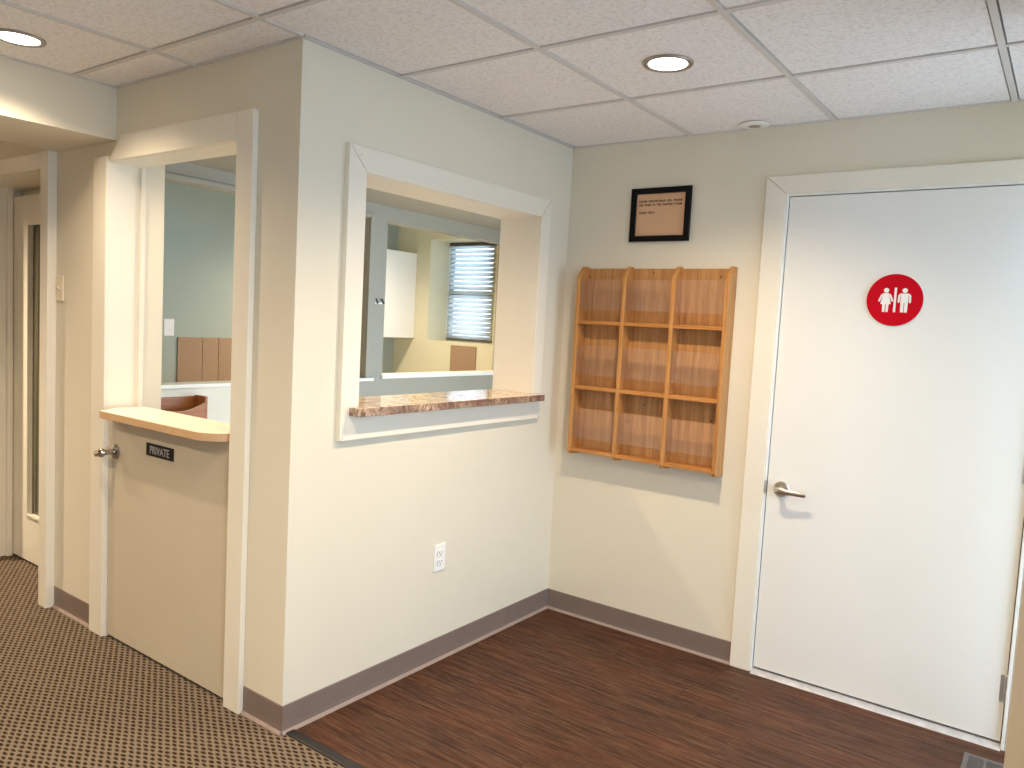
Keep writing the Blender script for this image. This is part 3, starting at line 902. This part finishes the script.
# floor register
fg = thing('floor_register', 'brown metal floor register beside the restroom door', 'floor vent', (1.965, -0.29, 0.0))
bm = bm_new()
X0, X1, Y0, Y1 = 1.897, 2.030, -0.46, -0.135
for a in ((X0, X0 + .016, Y0, Y1), (X1 - .016, X1, Y0, Y1), (X0 + .016, X1 - .016, Y0, Y0 + .016), (X0 + .016, X1 - .016, Y1 - .016, Y1)):
    box(bm, a[0], a[1], a[2], a[3], 0.0005, 0.006, 0.0015)
obj('register_frame', bm, 'register', fg)
bm = bm_new()
ny = 22
for k in range(ny):
    y = Y0 + .02 + (Y1 - Y0 - .04) * k / (ny - 1)
    box(bm, X0 + .016, X1 - .016, y - .0035, y + .0035, 0.0015, 0.005)
box(bm, (X0 + X1) / 2 - .004, (X0 + X1) / 2 + .004, Y0 + .016, Y1 - .016, 0.001, 0.0054)
obj('louver', bm, 'register', fg)
obj('duct_shade', box_(X0 + .015, X1 - .015, Y0 + .015, Y1 - .015, 0.0003, 0.0012), 'dark', fg)  # solid dark sheet standing in for the shaded duct under the louvers

# ------------------------------------------------------------------ office details
w2 = thing('window_2', 'trim of the grey partition opening seen over the half door', 'interior window', (-D, 0.0, 0.97), kind='structure')
obj('sill', box_(-D - .115, -D + .03, -1.02, 0.99, 0.945, 0.970, bev=.003), 'trim', w2)
obj('casing', box_(-D, -D + .018, 0.909, 0.986, 0.9705, 2.248, bev=.003), 'partition', w2)
obj('casing', box_(-D, -D + .016, -1.02, 0.9085, 2.2165, 2.248, bev=.003), 'partition', w2)
w3 = thing('window_3', 'grey partition opening toward the blinds seen through the pass-through', 'interior window', (-D, 1.9, 0.97), kind='structure')
obj('sill', box_(-D - .13, -D + .025, 1.088, 2.72, 0.958, 0.990, bev=.004), 'trim', w3)

obj('lit_panel', box_(-D + .0002, -D + .012, -1.02, 0.30, 0.0, 0.9445), 'wall', w2)  # pale panel added for the lamp-lit stretch of partition below the sill
hk = thing('wall_hook', 'tiny double metal hook on the grey partition post', 'hook', (-D, 1.03, 1.56))
obj('hook_plate', box_(-D + .0002, -D + .004, 0.965, 1.085, 1.555, 1.572, bev=.001), 'white_plastic', hk)
for yy in (0.995, 1.06):
    bm = bm_new()
    sweep(bm, [(-D + .004, yy, 1.590), (-D + .014, yy, 1.594), (-D + .022, yy, 1.580), (-D + .024, yy, 1.566), (-D + .032, yy, 1.560), (-D + .040, yy, 1.570)], [(0.006, 0.006)], up=(0, 1, 0), seg=8)
    obj('hook', bm, 'slot', hk, smooth=True)

wf = thing('wall_file_box', 'red brown wooden wall pocket below the partition sill behind the half door', 'wall pocket', (-2.33, -0.66, 0.65))
BY0, BY1 = -0.90, -0.525
obj('back_panel', box_(-D + .0004, -D + .014, BY0, BY1, 0.66, 0.893, bev=.001), 'redwood', wf)
obj('side_panel', box_(-D + .0145, -D + .135, BY1 - .016, BY1, 0.66, 0.900, bev=.002), 'redwood', wf)
obj('side_panel', box_(-D + .0145, -D + .135, BY0, BY0 + .016, 0.66, 0.900, bev=.002), 'redwood', wf)
obj('bottom_panel', box_(-D + .0145, -D + .135, BY0 + .0165, BY1 - .0165, 0.66, 0.675), 'redwood', wf)
ya, yb = BY0 + .0165, BY1 - .0165
top = [(ya + (yb - ya) * k / 14, 0.812 + 1.5 * (ya + (yb - ya) * k / 14 + 0.72) ** 2) for k in range(15)]
bm = prism(bm_new(), [(ya, 0.6755), (yb, 0.6755)] + top[::-1], 0, -D + .121, -D + .135)
fp = obj('front_panel', bm, 'redwood', wf)
bm = sweep(bm_new(), [(-D + .128, y, z + .001) for y, z in top], [(0.0065, 0.0022)], up=(0, 0, 1), seg=8)
obj('edge_trim', bm, 'string', fp, smooth=True)

pp = obj('hanging_paper', box_(-3.9995, -3.997, 0.163, 0.250, 1.205, 1.345), 'paper')
tag(pp, 'small white sheet pinned on the sage green wall', 'paper sheet')

bd = thing('wall_board', 'brown three-panel board on the sage green wall', 'wall board', (-4.0, 0.65, 0.7))
for k, (a, b) in enumerate(((0.281, 0.505), (0.509, 0.660), (0.664, 1.0))):
    obj('board_panel', box_(-3.9995, -3.985, a, b, 0.70, 1.195, bev=.001), 'board', bd)
b2 = obj('wall_board', box_(-3.158, -2.82, 2.816, 2.8295, 0.75, 1.201, bev=.001), 'board')
tag(b2, 'brown square board on the wall below the window blinds', 'wall board')

cb = thing('wall_cabinet', 'white wall cabinet hung beside the window recess', 'cabinet', (-3.85, 2.58, 1.246))
obj('cabinet_body', box_(-3.9995, -3.7195, 2.345, 2.8295, 1.246, 2.155), 'cabinet', cb)
obj('cabinet_door', box_(-3.719, -3.700, 2.347, 2.828, 1.248, 2.153, bev=.0015), 'cabinet', cb)

w4 = thing('window_4', 'bronze framed window in the deep recess behind the blinds', 'window', (-3.22, 3.2, 1.245), kind='structure')
bm = bm_new()
WX0, WX1, WZ0, WZ1 = -3.529, -2.911, 1.246, 2.299
for a in ((WX0, WX0 + .03, WZ0, WZ1), (WX1 - .03, WX1, WZ0, WZ1), (WX0 + .03, WX1 - .03, WZ0, WZ0 + .04), (WX0 + .03, WX1 - .03, WZ1 - .03, WZ1)):
    box(bm, a[0], a[1], 3.19, 3.232, a[2], a[3], .002)
obj('window_frame', bm, 'bronze', w4)
obj('meeting_rail', box_(WX0 + .03, WX1 - .03, 3.19, 3.225, 1.735, 1.785, bev=.002), 'bronze', w4)
obj('glass_pane', box_(WX0 + .03, WX1 - .03, 3.206, 3.210, WZ0 + .04, 1.735), 'glass', w4)
obj('glass_pane', box_(WX0 + .03, WX1 - .03, 3.206, 3.210, 1.785, WZ1 - .03), 'glass', w4)
wb = thing('window_blind', 'white horizontal blind lowered in the window recess', 'window blind', (-3.22, 3.15, 1.25))
obj('headrail', box_(-3.506, -2.884, 3.130, 3.162, 2.262, 2.296, bev=.002), 'bronze', wb)
bm = bm_new()
ns = 21
for k in range(ns):
    z = 1.278 + (2.250 - 1.278) * k / (ns - 1)
    y = 3.148
    a = math.radians(60)
    w = 0.0255
    pts = []
    for s, off in ((-1, 0), (0, 0.0035), (1, 0)):
        pts.append((y + s * w * math.cos(a) - off * math.sin(a), z + s * w * math.sin(a) + off * math.cos(a)))
    A = [bm.verts.new((-3.504, py, pz)) for py, pz in pts]
    B = [bm.verts.new((-2.886, py, pz)) for py, pz in pts]
    bm.faces.new((A[0], A[1], B[1], B[0])); bm.faces.new((A[1], A[2], B[2], B[1]))
so = obj('slat', bm, 'slat', wb, smooth=True)
md = so.modifiers.new('thick', 'SOLIDIFY'); md.thickness = 0.0008
obj('bottom_rail', box_(-3.506, -2.884, 3.136, 3.160, 1.250, 1.266, bev=.003), 'bronze', wb)
bm = bm_new()
sweep(bm, [(-3.49 + .003 * math.sin(k * 1.7), 3.116, 2.26 - k * .03) for k in range(31)], [(0.004, 0.004)], up=(0, 1, 0), seg=6)
obj('cord', bm, 'white_plastic', wb, smooth=True)

# ------------------------------------------------------------------ daylight
wd = bpy.data.worlds.new('daylight')
sc.world = wd
wd.use_nodes = True
bg = wd.node_tree.nodes['Background']
bg.inputs['Color'].default_value = (0.60, 0.79, 1.0, 1)
bg.inputs['Strength'].default_value = 4.4
def portal(loc, rot, sx, sy):
    ld = bpy.data.lights.new('window_portal', 'AREA')
    ld.shape = 'RECTANGLE'; ld.size = sx; ld.size_y = sy
    ld.cycles.is_portal = True
    o = bpy.data.objects.new('window_portal', ld)
    COL.objects.link(o)
    o.location = loc; o.rotation_euler = rot
portal((2.395, -0.38, 1.075), (0, PI / 2, 0), 2.05, 0.64)
portal((XR + .09, -2.75, 1.225), (0, PI / 2, 0), 1.65, 1.7)
portal((-3.22, 3.236, 1.77), (-PI / 2, 0, 0), 0.62, 1.05)

# ------------------------------------------------------------------ camera
YAW, PITCH, ROLL = math.radians(35.991), math.radians(-4.444), math.radians(3.027)
f0 = Vector((-math.sin(YAW), math.cos(YAW), 0)); r0 = Vector((math.cos(YAW), math.sin(YAW), 0)); u0 = Vector((0, 0, 1))
fwd = f0 * math.cos(PITCH) + u0 * math.sin(PITCH)
up = u0 * math.cos(PITCH) - f0 * math.sin(PITCH)
R = r0 * math.cos(ROLL) + up * math.sin(ROLL)
U = up * math.cos(ROLL) - r0 * math.sin(ROLL)
cd = bpy.data.cameras.new('camera')
cd.sensor_fit = 'HORIZONTAL'; cd.sensor_width = 36.0
cd.lens = 770.04 * 36.0 / 1024.0
cd.clip_start = 0.02
cam = bpy.data.objects.new('camera', cd)
COL.objects.link(cam)
B = -fwd
cam.matrix_world = Matrix(((R.x, U.x, B.x, 2.0921), (R.y, U.y, B.y, -3.2909), (R.z, U.z, B.z, 1.4522), (0, 0, 0, 1)))
sc.camera = cam

sc.view_settings.view_transform = 'Standard'
sc.view_settings.look = 'None'
sc.view_settings.gamma = 1.0
sc.view_settings.use_curve_mapping = False
sc.view_settings.exposure = 0.35
sc.cycles.use_denoising = True
sc.cycles.max_bounces = 10
sc.cycles.diffuse_bounces = 6
sc.cycles.transparent_max_bounces = 12
sc.cycles.sample_clamp_indirect = 8.0
